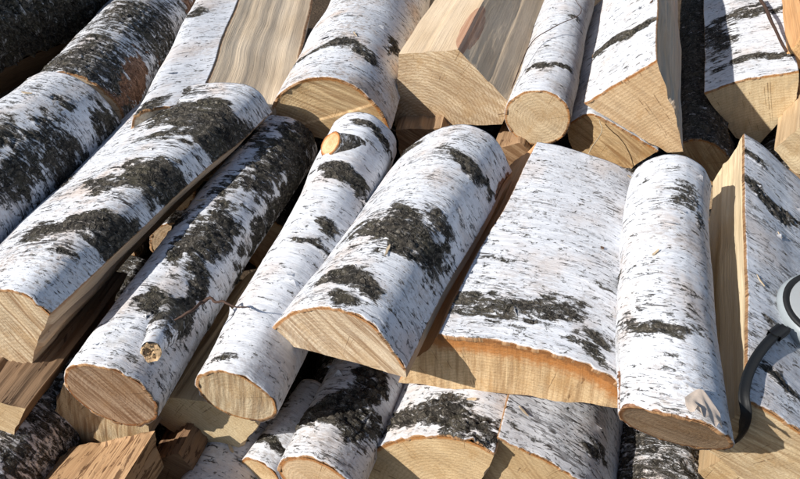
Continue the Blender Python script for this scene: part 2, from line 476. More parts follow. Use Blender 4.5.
    for tg, Q, s in samp:
        n = len(Q)
        if closed:
            T = np.roll(Q[:-1], -1, 0) - np.roll(Q[:-1], 1, 0); T = np.concatenate([T, T[:1]])
        else: T = np.gradient(Q, axis=0)
        T /= np.maximum(np.linalg.norm(T, axis=1, keepdims=True), 1e-9)
        Nn = np.stack([T[:, 1], -T[:, 0]], 1)                 # outward for ccw
        SS, VV = np.meshgrid(s, vv, indexing='ij')
        X = np.repeat(Q[:, :1], NV, 1); Z = np.repeat(Q[:, 1:], NV, 1)
        NX = np.repeat(Nn[:, :1], NV, 1); NZ = np.repeat(Nn[:, 1:], NV, 1)
        N3 = np.stack([NX, 0 * NX, NZ], -1)
        stot = s[-1]
        if tg == 'b':
            # ragged sawn and split edges of the bark sheet
            e0 = (fbm(np.stack([SS[:, 0] * 120, SS[:, 0] * 0 + sd, 0 * SS[:, 0]], 1), sd + 4, 3) - 0.45) * 0.006
            P0 = place(X, Z, VV)
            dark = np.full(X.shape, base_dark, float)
            peel = np.zeros(X.shape)
            Pf = P0.reshape(-1, 3); Nf = N3.reshape(-1, 3)
            nw1 = fbm(np.stack([X * 60 + sd, VV * 90, Z * 60], -1), sd + 5, 3) - 0.5
            nw2 = fbm(np.stack([X * 25 + sd, VV * 34, Z * 25], -1), sd + 6, 2) - 0.5
            plist = [(p, 0) for p in patches] + [(p, 1) for p in peels]
            for p, kind in plist:
                k, dep = surf_find(Pf, Nf, p[0], p[1])
                sk, vk = SS.ravel()[k], VV.ravel()[k]
                mm = dep / FPX
                ha, hv = p[3] * mm, p[2] * mm / 0.72
                ds_ = np.abs(SS - sk)
                if closed: ds_ = np.minimum(ds_, stot - ds_)
                dvv = VV - vk - 0.010 * np.sin(SS * 40 + sd) * min(1, hv / 0.01)
                q = np.sqrt((ds_ / ha) ** 2 + (dvv / hv) ** 2)
                q = q + nw1 * 1.5 + nw2 * 1.5
                f = (1 - sstep(0.45, 1.55, q)) * (p[4] if len(p) > 4 else 1.0)
                if kind == 0: dark = np.maximum(dark, f)
                else: peel = np.maximum(peel, f)
            # the side turned away from the photograph has its own scars
            Wp = Pf @ Rm.T + c0
            for _ in range(5):
                k = rng.randrange(len(Pf))
                if ((Nf[k] @ Rm.T) * (CAMP - Wp[k])).sum() > -0.1 * np.linalg.norm(CAMP - Wp[k]): continue
                sk, vk = SS.ravel()[k], VV.ravel()[k]
                ds_ = np.abs(SS - sk)
                if closed: ds_ = np.minimum(ds_, stot - ds_)
                q = np.sqrt((ds_ / rng.uniform(.02, .06)) ** 2 + ((VV - vk) / rng.uniform(.008, .03)) ** 2) + nw1 * .9 + nw2 * .9
                dark = np.maximum(dark, (1 - sstep(0.55, 1.25, q)) * 0.9)
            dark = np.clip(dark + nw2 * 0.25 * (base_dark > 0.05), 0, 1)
            rg = 1 - np.abs(2 * fbm(np.stack([X * 95 + 3, VV * 130, Z * 95], -1), sd + 8, 3) - 1)
            lump = fbm(np.stack([X * 70, VV * 120, Z * 70], -1), sd + 9, 4)
            dm = sstep(0.3, 0.75, dark)
            disp = 0.0012 + dm * (0.0055 * (lump - 0.42) - 0.0022 * sstep(0.80, 0.98, rg) + 0.0006) * rough
            disp = disp - 0.0022 * sstep(0.4, 0.7, peel)
            disp = disp + 0.0008 * (fbm(np.stack([X * 30, VV * 160, Z * 30], -1), sd + 10, 2) - 0.5)
            Vd = VV + e0[:, None] * (1 - sstep(0, 0.02, VV))
            P = place(X, Z, Vd) + N3 * disp[..., None]
            rim = np.zeros(X.shape)
            if not closed:
                rim = np.maximum(rim, 0.55 * (1 - sstep(0.0, 0.0035, np.minimum(SS, stot - SS))))
            rim = np.maximum(rim, 0.45 * (1 - sstep(0.0, 0.003, VV)))
            # skirt: the sheet's thickness, turned in towards the wood
            def pad(A, f=None):
                B = np.concatenate([A[:, :1], A, A[:, -1:]], 1)
                if not closed: B = np.concatenate([B[:1], B, B[-1:]], 0)
                return B
            Pp = pad(P); Np = pad(N3); Rp = pad(rim)
            Pp = Pp.copy(); Rp = Rp.copy()
            msk = np.zeros(Pp.shape[:2], bool); msk[:, 0] = msk[:, -1] = True
            if not closed: msk[0] = msk[-1] = True
            Pp[msk] -= Np[msk] * skirt; Rp[msk] = 1.0
            n2, m2 = Pp.shape[:2]
            uvp = np.stack([pad(SS) + uoff, pad(VV) + voff], -1)
            me = make_mesh('bark', Pp.reshape(-1, 3), grid_quads(n2, m2, True), uv=uvp.reshape(-1, 2),
                           attrs=dict(dark=pad(dark).ravel(), rim=Rp.ravel(), peel=pad(peel).ravel(), warm=warm, lent=lent))
            bo = link('bark', me, M_BARK, root)
            for _ in range(curls):
                for _try in range(40):
                    i0, j0 = rng.randrange(2, max(3, n - 12)), rng.randrange(3, NV - 12)
                    nw_ = N3[i0, j0] @ Rm.T; vw_ = CAMP - (P[i0, j0] @ Rm.T + c0)
                    if nw_ @ vw_ > 0.25 * np.linalg.norm(vw_): break
                wi, wj = rng.randint(3, 8), rng.randint(2, 4)
                sub = P[i0:i0 + wi + 1, j0:j0 + wj + 1]; sn = N3[i0:i0 + wi + 1, j0:j0 + wj + 1]
                if sub.shape[0] < 3 or sub.shape[1] < 3: continue
                sgn = rng.choice((0, 1))
                ty = np.linspace(0, 1, sub.shape[1]); ty = ty if sgn else ty[::-1]
                pr = np.sin(np.linspace(0.1, math.pi - 0.05, sub.shape[0])) * np.array([rng.uniform(.6, 1.2) for _ in range(sub.shape[0])])
                lift = 0.0006 + pr[:, None] * (ty[None] ** 2) * rng.uniform(.0015, .0045)
                cp = sub + sn * lift[..., None]
                cp = cp + (cp[:, :1] - cp) * ((1 - pr / max(pr.max(), 1e-6)) * .8)[:, None, None] if sgn else cp + (cp[:, -1:] - cp) * ((1 - pr / max(pr.max(), 1e-6)) * .8)[:, None, None]
                cuv = np.stack([SS[i0:i0 + wi + 1, j0:j0 + wj + 1] + uoff, VV[i0:i0 + wi + 1, j0:j0 + wj + 1] + voff], -1)
                cm = make_mesh('bark_curl', cp.reshape(-1, 3), grid_quads(cp.shape[0], cp.shape[1], True), uv=cuv.reshape(-1, 2),
                               attrs=dict(dark=dark[i0:i0 + wi + 1, j0:j0 + wj + 1].ravel(), rim=np.repeat(ty[None] ** 2 * rng.uniform(0, .4), cp.shape[0], 0).ravel(), peel=0.0, warm=warm, lent=lent))
                link('bark_curl', cm, M_BARK, bo)
            INFO.setdefault(name if key is None else key, {})['bark'] = (P, N3, c0, Rm)
        else:
            fe = np.minimum(sstep(0, 0.004, np.minimum(SS, stot - SS)), 1)
            fe = fe * sstep(0, 0.004, np.minimum(VV, L - VV))
            fib = fbm(np.stack([SS * 140 + sd, VV * 2.5, VV * 0], -1), sd + 11, 3) - 0.5
            wav = fbm(np.stack([SS * 22 + sd, VV * 5, VV * 0], -1), sd + 12, 3) - 0.5
            stp = fbm(np.stack([SS * 60 + sd, VV * 3.2, VV * 0], -1), sd + 15, 3)
            stp = (np.floor(stp * 9) + sstep(0.75, 1.0, stp * 9 % 1)) / 9 - 0.5     # torn steps between fibre bundles
            disp = fe * (fib * 0.0034 + wav * 0.0045 + stp * 0.009) * split_rough
            P = place(X, Z, VV) + N3 * disp[..., None]
            peel = np.zeros(X.shape); Pf = P.reshape(-1, 3); Nf = N3.reshape(-1, 3)
            for p in split_peels:
                k, dep = surf_find(Pf, Nf, p[0], p[1])
                W = Pf[k] @ Rm.T + c0; x, y, _ = project(W)
                if math.hypot(x - p[0], y - p[1]) > 6: continue
                sk, vk = SS.ravel()[k], VV.ravel()[k]; mm = dep / FPX
                q = np.sqrt(((SS - sk) / (p[3] * mm)) ** 2 + ((VV - vk) / (p[2] * mm / .72)) ** 2) + wav * 1.2
                peel = np.maximum(peel, 1 - sstep(0.6, 1.2, q))
            ed = np.full(X.shape, 0.05)
            if barkpts is not None:
                for e, d in ((Q[0], SS), (Q[-1], stot - SS)):
                    if np.min(np.hypot(*(barkpts - e).T)) < 1e-3: ed = np.minimum(ed, d)
            me = make_mesh('split_face', P.reshape(-1, 3), grid_quads(n, NV, True),
                           uv=np.stack([SS + uoff, VV + voff], -1).reshape(-1, 2),
                           attrs=dict(speck=speck, grain=grain, peel=peel.ravel(), edge=ed.ravel()), cols=dict(tint=split_tint))
            link('split_face', me, M_SPLIT, root)
    # --- the two sawn ends
    cen = ring.mean(0)
    for which, V0 in (('near', 0.0), ('far', L)):
        K = max(6, int(rad / res / 1.3)) if which == 'near' else 6
        N = len(ring)
        tt = np.linspace(0, 1, K + 1)[1:]
        E = cen + (ring - cen)[None] * tt[:, None, None]
        E = np.concatenate([cen[None], E.reshape(-1, 2)])
        ed = np.full(len(E), 0.05)
        if barkpts is not None:
            bp = barkpts[::2]
            for a0 in range(0, len(E), 4000):
                dd = E[a0:a0 + 4000, None, :] - bp[None]
                ed[a0:a0 + 4000] = np.sqrt((dd ** 2).sum(-1).min(1))
        ca, sa = math.cos(R(saw_ang)), math.sin(R(saw_ang))
        sx = E[:, 0] * ca + E[:, 1] * sa; sy = -E[:, 0] * sa + E[:, 1] * ca
        d = (fbm(np.stack([sx * 70 + sd, sy * 6, 0 * sx], -1), sd + 13, 3) - 0.5) * 0.0030 * saw
        d = d + (fbm(np.stack([E[:, 0] * 30, E[:, 1] * 30, 0 * sx], -1), sd + 14, 2) - 0.5) * 0.002
        if end_step:                           # a ridge left where two cuts met
            a_, o_, h_ = end_step
            q = E[:, 0] * math.cos(R(a_)) + E[:, 1] * math.sin(R(a_)) - o_
            d = d - h_ * sstep(-0.0015, 0.0015, q)
        fe = np.concatenate([[1.0], np.repeat(1 - tt ** 8, N)])
        P = place(E[:, 0], E[:, 1], np.full(len(E), V0) + d * fe)
        q = []
        idx = 1 + np.arange(K * N).reshape(K, N)
        a = idx[:-1]; b = idx[1:]
        q = np.stack([a, b, np.roll(b, -1, 1), np.roll(a, -1, 1)], -1).reshape(-1, 4)
        tr = np.stack([np.zeros(N, int), idx[0], np.roll(idx[0], -1)], -1)
        if which == 'far': q = q[:, ::-1]; tr = tr[:, ::-1]
        so = rng.uniform(0, 20)
        me = make_mesh('cut_end', P, q, tr, uv=E - pith, attrs=dict(edge=ed, saw=saw, rimw=rimw, ringamt=ringamt, sawx=sx + so, sawy=sy + so),
                       cols=dict(tint=end_tint))
        link('cut_end', me, M_END, root)
    root['_'] = 0; del root['_']
    INFO.setdefault(name if key is None else key, {}).update(root=root, c0=c0, R=Rm, L=L, MW=MW)
    return root

# ------------------------------------------------------------------ ground
def ground():
    t = NT('trodden_soil')
    v = t.obj()
    n1 = t.noise(v, 9, 5, 0.65); n2 = t.noise(v, 120, 4, 0.65)
    c = t.mix(n1, (0.06, 0.042, 0.03), (0.12, 0.088, 0.06))
    c = t.mix(t.ramp(n2, 0.55, 0.7), c, (0.20, 0.14, 0.09))
    m = t.done(c, 0.95, t.bump(t.math('ADD', n1, n2), 0.8, 0.01), 0.1)
    x = np.linspace(-1, 1, 81); x = np.sign(x) * (np.abs(x) ** 3) * 30
    X, Y = np.meshgrid(x, x + 1.0, indexing='ij')
    Z = (fbm(np.stack([X * 3, Y * 3, 0 * X], -1), 3, 3) - 0.5) * 0.03
    me = make_mesh('ground', np.stack([X, Y, Z], -1).reshape(-1, 3), grid_quads(81, 81, True)[:, ::-1] * 1)
    # normals up
    me.flip_normals() if me.polygons[0].normal.z < 0 else None
    o = link('ground', me, m); o['kind'] = 'structure'
ground()

# ------------------------------------------------------------------ front row (middle of the picture)
firewood('split_log', 'half log with broad blackish bark bands above the white log with a branch stub', 'log', .335, (196, 118), key='L1', twist=11, taper=1.30, curls=9,
    outline=[(-75,345,'b'),(-62,312,'b'),(-30,295,'b'),(5,290,'b'),(28,296,'b'),(50,314,'s'),(30,364,'s'),(-30,376,'s')],
    patches=[(92,224,14,78),(155,182,16,62),(222,132,26,44),(190,112,18,40),(176,98,12,22,.9),(55,255,4,20,.6),(110,262,4,14,.6)],
    warm=.5, lent=.75, saw=1.0, saw_ang=25, split_rough=1.7, speck=.3, split_tint=(.85,.74,.65), end_tint=(.98,.94,.86))
firewood('birch_log', 'round white log with a broken branch stub near its brown sawn end', 'log', .30, (284, 144), circ=(110, 395, 49), key='L2', curls=5,
    patches=[(207,238,36,24,.9),(266,172,44,24,.9),(235,140,12,44),(170,318,13,32),(285,195,80,16),(300,145,30,20),(190,300,22,14),(175,225,7,18,.8)],
    warm=.15, lent=.55, saw=1.0, saw_ang=35, end_tint=(.54,.45,.40), bow=(.0,.006), oval=.02)
firewood('birch_log', 'thin white log with a sawn-off side branch at its far end', 'log', .30, (363, 141), circ=(235, 397, 43), key='L3', curls=6, dz=.035, taper=1.12,
    patches=[(345,178,8,34),(374,133,6,22),(312,250,6,30,.95),(327,230,8,12,.9),(222,362,4,14,.7)],
    warm=.05, lent=0, saw=.8, saw_ang=-10, end_tint=(.94,.90,.80), bow=(.006,.0))
firewood('split_log', 'plump half round log with a large blackish lichen patch on its back', 'log', .365, (462, 153), key='L4', curls=5,
    outline=[(268,339,'b'),(275,326,'b'),(300,312,'b'),(330,308,'b'),(356,315,'b'),(380,332,'b'),(404,368,'s'),(405,377,'s'),(360,364,'s'),(315,352,'s')],
    patches=[(402,230,20,62),(345,281,8,42),(335,299,6,20,.9),(445,218,8,16,.8),(465,160,7,42,.9),(388,340,8,20,.8)], peels=[(503,190,18,5,.8)],
    warm=.25, lent=.65, saw=1.0, saw_ang=50, end_tint=(1.0,.97,.93), split_tint=(.95,.84,.72))
firewood('split_log', 'wide white barked slab with a pale orange sawn edge', 'log', .335, (590, 172), key='L5', twist=11, curls=5, taper=.80,
    outline=[(437,333,'b'),(480,337,'b'),(530,348,'b'),(572,360,'b'),(610,377,'b'),(640,402,'s'),(625,408,'s'),(500,393,'s'),(398,382,'s')],
    rimw=7.0, skirt=.006, patches=[(540,315,15,110,.85),(505,257,3,18,.6),(590,350,6,28,.75),(600,285,4,14,.5)],
    warm=.08, lent=.45, saw=.7, saw_ang=5, end_tint=(1.04,.89,.68), split_tint=(.98,.68,.46))
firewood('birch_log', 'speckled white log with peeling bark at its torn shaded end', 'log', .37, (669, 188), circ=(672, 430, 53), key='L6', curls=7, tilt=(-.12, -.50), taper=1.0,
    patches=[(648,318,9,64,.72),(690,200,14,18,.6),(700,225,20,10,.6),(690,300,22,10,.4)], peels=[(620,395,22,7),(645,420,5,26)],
    warm=.3, lent=.35, saw=.5, saw_ang=80, end_tint=(.45,.38,.33), bow=(-.009,.0))  # end tint darkened to carry the end's own shade
firewood('split_log', 'half log with a pale split side under the tape measure', 'log', .315, (770, 184), key='L7', curls=4,
    outline=[(749,398,'b'),(775,414,'b'),(805,438,'b'),(845,475,'b'),(860,530,'s'),(790,520,'s'),(702,446,'s')],
    patches=[(756,160,5,26,.85),(770,203,9,40,.95),(780,378,6,28,.85),(768,320,4,18,.7)],
    warm=.1, lent=.8, saw=.7, saw_ang=70, end_tint=(.92,.86,.72), split_tint=(1.08,1.05,.92))
firewood('birch_log', 'thick log with wide black bark blotches beside the banded half log', 'log', .335, (72, 120), circ=(-78, 248, 66), key='L0', curls=4,
    patches=[(70,168,20,60,.8),(20,175,22,40,.8),(112,125,16,26,.8),(60,108,5,14,.7),(5,145,14,30,.8)], peels=[(50,205,8,8)],
    warm=.2, lent=.8, saw=.7, base_dark=.06)

# ------------------------------------------------------------------ back row (top of the picture)
firewood('birch_log', 'old log of ragged dark bark with a torn reddish patch', 'log', .335, (214, -62), circ=(77, 114, 45), key='A1', curls=6,
    patches=[(80,60,40,60,.75),(150,30,30,50,.75),(120,90,26,34,.8)], peels=[(140,76,26,18),(195,12,16,14),(118,106,10,16)],
    base_dark=.30, warm=.2, lent=.9)
firewood('split_log', 'blackened log with brown underside at the heap end away from the tape measure', 'log', .30, (180, -40), key='A0',
    outline=[(-190,130,'b'),(-195,70,'b'),(-160,20,'b'),(-110,20,'b'),(-75,55,'b'),(-70,100,'s'),(-90,135,'s'),(-140,150,'s')],
    patches=[(60,40,60,80)], base_dark=.85, rough=3.0, warm=.2, lent=.9, split_tint=(.27,.21,.17))
firewood('split_log', 'halved log lying with its wide pale split face upward', 'log', .325, (275, -48), key='A2', curls=3,
    tilt=(.5,0),
    outline=[(197,103,'s'),(290,109,'b'),(276,150,'b'),(212,180,'b'),(155,168,'b'),(134,119,'b')],
    patches=[(150,105,14,14,.9),(200,10,10,8,.7)], warm=.15, lent=.4, split_tint=(1.1,1.06,1.0), speck=.15, grain=.22, split_rough=.15)
firewood('split_log', 'half round log whose brown sawn end has a bright diagonal ridge', 'log', .36, (402, -60), key='A3', curls=4,
    outline=[(271,112,'b'),(279,94,'b'),(300,81,'b'),(325,77,'b'),(350,83,'b'),(370,97,'b'),(384,113,'b'),(391,130,'s'),(330,140,'s'),(273,130,'s')],
    patches=[(330,46,5,46,.9),(365,55,6,18,.95),(393,45,14,8,.9)], rimw=1.6, warm=.6, lent=.5, saw=.8, saw_ang=70, end_tint=(.95,.84,.64), end_step=(112,-.018,-.003))
firewood('split_block', 'bark-free squared block with curved growth rings on its end', 'log', .35, (527, -62), key='A4',
    outline=[(399,54,'s'),(458,49,'s'),(513,106,'s'),(502,124,'s'),(395,127,'s')], wob=.002,
    saw=.6, saw_ang=65, end_tint=(1.0,.93,.82), split_tint=(1.05,.98,.89), grain=.35, split_rough=.2, ringamt=1.2, split_peels=[(470,30,46,9),(476,34,30,5)], pith=(-.05,-.075))
firewood('birch_log', 'slim round log beside the bark-free squared block', 'log', .33, (580, -35), circ=(538, 119, 32), key='A5', curls=3,
    patches=[(553,63,4,24,.95),(575,20,5,10,.7),(582,80,10,5,.7)], warm=.1, lent=.35, saw=.3, end_tint=(1.0,.93,.80))
firewood('split_log', 'tall wedge of white bark with one black stripe and a grey split side', 'log', .41, (645, -62), key='A6', curls=4,
    outline=[(585,105,'b'),(610,88,'b'),(635,74,'b'),(657,61,'s'),(684,152,'s'),(668,153,'s'),(608,119,'s')],
    patches=[(624,38,6,40,.95)], warm=.15, lent=.2, saw=.4, saw_ang=60, end_tint=(.95,.82,.66), split_tint=(.9,.86,.84))
firewood('split_log', 'quarter log half in shade with a pale pointed end', 'log', .30, (735, -62), key='A7', curls=4,
    outline=[(704,94,'b'),(740,81,'b'),(772,76,'b'),(799,72,'s'),(797,100,'s'),(760,143,'s'),(735,138,'s'),(720,116,'s')],
    patches=[(765,58,5,44,.9),(745,14,10,40,.9),(716,40,30,16,.75)], warm=.1, lent=.35, saw=.25, saw_ang=20, end_tint=(.98,.92,.76))  # last dark patch paints in the shadow of the tall wedge
firewood('split_log', 'orange-brown split piece behind the pale pointed quarter log', 'log', .37, (800, -60), key='A8',
    outline=[(786,60,'s'),(806,28,'b'),(850,30,'b'),(860,70,'s'),(830,88,'s')], end_tint=(1.0,.75,.48), split_tint=(1.0,.68,.42), saw=.4)
firewood('split_block', 'small split piece wedged between the pointed quarter log and the tape-measure log', 'log', .285, (815, 70), key='A9',
    outline=[(776,150,'s'),(800,128,'s'),(845,122,'b'),(855,160,'b'),(830,190,'s'),(795,172,'s')], end_tint=(.98,.92,.78), split_tint=(.9,.8,.66), saw=.4)
firewood('split_log', 'sawn piece with shadowed end under the slim round log', 'log', .285, (618, 20), key='B1',
    outline=[(566,125,'b'),(585,114,'b'),(603,118,'b'),(657,151,'s'),(614,178,'s'),(575,170,'s')], saw=.9, saw_ang=55, end_tint=(.98,.84,.62), lent=.4)
firewood('split_log', 'small dark-barked piece blackened for gap shade between the tall wedge and the pointed quarter log', 'log', .24, (703, -25), key='B2',
    outline=[(671,152,'b'),(690,140,'b'),(712,143,'b'),(731,158,'s'),(716,186,'s'),(690,178,'s')], base_dark=.95, saw=.9, saw_ang=40, end_tint=(.95,.78,.55), split_tint=(.5,.4,.32))  # dark bark taken near black to put the gap's shade into it

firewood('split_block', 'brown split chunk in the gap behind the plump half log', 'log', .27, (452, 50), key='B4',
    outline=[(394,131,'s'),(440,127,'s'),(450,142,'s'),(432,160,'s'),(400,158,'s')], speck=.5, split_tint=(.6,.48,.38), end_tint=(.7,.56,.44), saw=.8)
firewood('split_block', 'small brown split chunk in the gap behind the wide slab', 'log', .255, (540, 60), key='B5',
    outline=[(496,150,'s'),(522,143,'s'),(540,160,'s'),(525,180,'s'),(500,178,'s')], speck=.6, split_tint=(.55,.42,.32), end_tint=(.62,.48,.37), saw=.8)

# ------------------------------------------------------------------ lower row (bottom of the picture)
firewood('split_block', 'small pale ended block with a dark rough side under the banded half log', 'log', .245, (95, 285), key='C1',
    outline=[(-45,396,'s'),(2,402,'s'),(27,408,'s'),(14,438,'s'),(-45,440,'s')], speck=.6, split_rough=2.0, split_tint=(.30,.23,.18), end_tint=(.95,.85,.68), saw=.4)  # split tint: brown wood made darker to stand for shadow
firewood('birch_log', 'low log with shade painted into its bark below the small pale ended block', 'log', .165, (80, 375), circ=(-22, 490, 48), key='C1b',
    patches=[(15,450,10,30,.6)], warm=.3, lent=.9, base_dark=.52)  # base_dark dulls the white bark in place of real shade
firewood('split_block', 'block with wavy dark grain on its end below the branch stub log', 'log', .215, (175, 318), key='C2',
    outline=[(64,383,'s'),(115,392,'s'),(150,424,'s'),(152,438,'s'),(86,444,'s'),(48,434,'s')], saw=1.0, saw_ang=-15, end_tint=(.88,.82,.68), split_tint=(.6,.5,.42), speck=.4)
firewood('split_block', 'rough split block with dark specks on its upturned face', 'log', .125, (104, 470), key='C3',
    outline=[(2,520,'s'),(100,512,'s'),(112,545,'s'),(50,580,'s'),(-5,560,'s')], speck=.95, split_rough=1.8, split_tint=(.70,.53,.38), end_tint=(.6,.47,.34))
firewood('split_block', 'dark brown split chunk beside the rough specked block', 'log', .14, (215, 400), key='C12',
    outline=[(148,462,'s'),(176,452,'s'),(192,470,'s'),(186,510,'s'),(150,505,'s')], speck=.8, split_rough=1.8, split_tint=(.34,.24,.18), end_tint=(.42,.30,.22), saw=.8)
firewood('split_block', 'split piece with a smooth pale side in shade beneath the thin white log', 'log', .215, (285, 290), key='C4',
    outline=[(146,412,'s'),(170,398,'s'),(240,402,'s'),(257,425,'s'),(230,457,'s'),(188,446,'s')], saw=.1, end_tint=(.92,.86,.70), split_tint=(.8,.7,.56))
firewood('birch_log', 'clean white log low in the heap beside the smallest round log', 'log', .135, (262, 420), circ=(210, 512, 40), key='C5', warm=.05, lent=.3)
firewood('birch_log', 'smallest round log pressed against the log with cracked bark', 'log', .175, (318, 395), circ=(262, 474, 23), key='C6',
    patches=[(275,443,4,20)], warm=.3, lent=.5, saw=.2, end_tint=(1.0,.86,.66))
firewood('birch_log', 'round log with a broad cracked brown-grey bark patch below the plump half log', 'log', .205, (380, 350), circ=(318, 484, 43), key='C7', curls=4,
    rimw=1.6, patches=[(330,408,14,50,.9),(368,388,26,18,.85),(350,430,18,14,.7)], warm=.3, lent=.6, saw=.15, end_tint=(.98,.86,.72), rough=1.6)
firewood('split_log', 'half log with a band of thick furrowed bark at its end', 'log', .195, (462, 345), key='C8', curls=3,
    outline=[(360,462,'b'),(385,446,'b'),(420,438,'b'),(460,440,'b'),(494,453,'s'),(476,495,'s'),(400,515,'s'),(350,495,'s')],
    rimw=1.6, patches=[(440,416,13,66,.85)], warm=.3, lent=.5, saw=.3, end_tint=(1.0,.88,.68), rough=2.0)
firewood('split_log', 'split log with fine lined white bark below the wide slab', 'log', .20, (575, 335), key='C9', curls=4,
    outline=[(498,437,'b'),(525,450,'b'),(558,466,'b'),(592,492,'b'),(615,540,'s'),(540,545,'s'),(474,500,'s')],
    patches=[(595,458,8,24,.7),(525,432,2,20,.5)], warm=.05, lent=.9, saw=.6, saw_ang=35, end_tint=(.85,.74,.56), split_tint=(.7,.55,.42))
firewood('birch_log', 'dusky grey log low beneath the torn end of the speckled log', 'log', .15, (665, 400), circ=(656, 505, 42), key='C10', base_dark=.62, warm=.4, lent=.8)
firewood('split_block', 'low pale piece beneath the tape-measure log', 'log', .17, (745, 350), key='C11',
    outline=[(688,480,'s'),(728,456,'s'),(775,468,'s'),(775,530,'s'),(690,530,'s')], saw=.6, end_tint=(.85,.76,.60), split_tint=(.7,.6,.46))

# ------------------------------------------------------------------ bottom of the heap, glimpsed through the gaps
def under():
    rng = random.Random(5)
    lab = 'dim birch log in the shaded bottom of the heap behind the gaps'
    def one(x, y0, y1, zz, rr):
        a = rng.uniform(-.05, .05)
        firewood('birch_log', lab, 'log', 0, None, ends=((x, y0, zz), (x + (y1 - y0) * .2 + a, y1, zz + rng.uniform(-.01, .01)), rr),
                 res=.006, base_dark=rng.uniform(.6, .95), warm=.8, lent=.6, end_tint=(.8, .7, .6), group='logs at the bottom of the heap', key='D')  # bark darkened so the gaps read as deep shade
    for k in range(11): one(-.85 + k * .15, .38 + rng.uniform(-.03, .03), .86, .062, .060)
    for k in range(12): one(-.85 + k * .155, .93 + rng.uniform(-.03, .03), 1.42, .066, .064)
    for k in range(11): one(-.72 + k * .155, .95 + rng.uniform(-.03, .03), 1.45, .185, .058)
under()

# ------------------------------------------------------------------ details on the logs
def on_surface(key, px, py, side=1):
    P, N3, c0, Rm = INFO[key]['bark']
    W = P.reshape(-1, 3) @ Rm.T + c0; Nw = N3.reshape(-1, 3) @ Rm.T
    x, y, _ = project(W)
    d = (x - px) ** 2 + (y - py) ** 2 + np.where((Nw * (CAMP - W)).sum(1) > 0, 0, 1e6)
    k = int(np.argmin(d))
    return W[k], Nw[k]

def frame(o, a):
    a = np.asarray(a, float); a /= np.linalg.norm(a)
    u = np.cross(a, [0, 0, 1.0]); u /= np.linalg.norm(u); v = np.cross(u, a)
    return u, v, a

def tube_mesh(name, pts, radii, n=12, jitter=0.08, seed=0, cap=True):
    pts = np.asarray(pts, float); m = len(pts)
    T = np.gradient(pts, axis=0); T /= np.linalg.norm(T, axis=1, keepdims=True)
    u = np.cross(T[0], [0.3, 0.2, 1.0]); u /= np.linalg.norm(u)
    V = []
    for k in range(m):
        u = u - T[k] * (u @ T[k]); u /= np.linalg.norm(u); w = np.cross(T[k], u)
        a = np.linspace(0, 2 * math.pi, n, endpoint=False)
        rr = radii[k] * (1 + jitter * 2 * (vnoise(np.stack([np.cos(a) * 2 + seed, np.sin(a) * 2 + 9, a * 0 + k * .6], 1), seed) - .5))
        V.append(pts[k] + np.outer(rr * np.cos(a), u) + np.outer(rr * np.sin(a), w))
    V = np.concatenate(V)
    i = np.arange(m * n).reshape(m, n)
    q = np.stack([i[:-1], np.roll(i[:-1], -1, 1), np.roll(i[1:], -1, 1), i[1:]], -1).reshape(-1, 4)
    tr = []
    if cap:
        V = np.concatenate([V, pts[:1], pts[-1:]]); c0, c1 = m * n, m * n + 1
        for k in range(n):
            tr.append((c0, i[0][(k + 1) % n], i[0][k])); tr.append((c1, i[-1][k], i[-1][(k + 1) % n]))
    return V, q, tr

def child_world(name, V, q, tr, mat, parent_root, attrs=None, cols=None, uv=None, parent=None):
    """world-space verts -> mesh in the parent's local frame"""
    Mi = np.array(parent_root.matrix_world.inverted())
    Vl = V @ Mi[:3, :3].T + Mi[:3, 3]
    me = make_mesh(name, Vl, q, tr, uv=uv, attrs=attrs, cols=cols)
    return link(name, me, mat, parent or parent_root)

def branch_stub():
    inf = INFO['L2']
    p, n = on_surface('L2', 161, 336)
    d = -inf['R'][:, 1] * .92 + n * .42; d /= np.linalg.norm(d)
    pts = [p - n * .012 - d * .030, p - n * .006 - d * .012, p + d * .004, p + d * .018, p + d * .030]
    V, q, tr = tube_mesh('branch_stub', pts, [.032, .0215, .0140, .0114, .0104], 20, .14, 4, False)
    st = child_world('branch_stub', V, q, None, M_BARK, inf['root'], uv=np.stack([np.arange(len(V)) % 20 * .004, np.arange(len(V)) // 20 * .012 + 3], 1),
                     attrs=dict(dark=np.repeat([.9, .75, .35, .1, 0], 20), rim=0.0, peel=0.0, warm=.8, lent=.1))
    # torn tip
    rng = random.Random(3); u, v, a = frame(None, d); e = pts[-1]
    Vt, Q = [e - a * .002], []
    K, N = 5, 20
    for k in range(1, K + 1):
        for j in range(N):
            an = 2 * math.pi * j / N
            rr = .0106 * k / K
            hh = (.004 * rng.random() + .006 * (vnoise(np.array([[math.cos(an) * 2, math.sin(an) * 2, k * .8]]), 8)[0])) + (.004 if k > 3 else 0) * rng.random()
            Vt.append(e + u * rr * math.cos(an) + v * rr * math.sin(an) + a * (hh - .003))
    T = [(0, 1 + j, 1 + (j + 1) % N) for j in range(N)]
    for k in range(K - 1):
        for j in range(N):
            A = 1 + k * N + j; B = 1 + k * N + (j + 1) % N
            Q.append((A, A + N, B + N, B))
    Vt = np.array(Vt)
    child_world('torn_tip', Vt, np.array(Q), np.array(T), M_SPLIT, inf['root'], uv=(Vt[:, :2] * 2), parent=None,
                attrs=dict(speck=.8, grain=1.0, peel=0.0, edge=.05), cols=dict(tint=(.95, .80, .62))).parent = st
branch_stub()

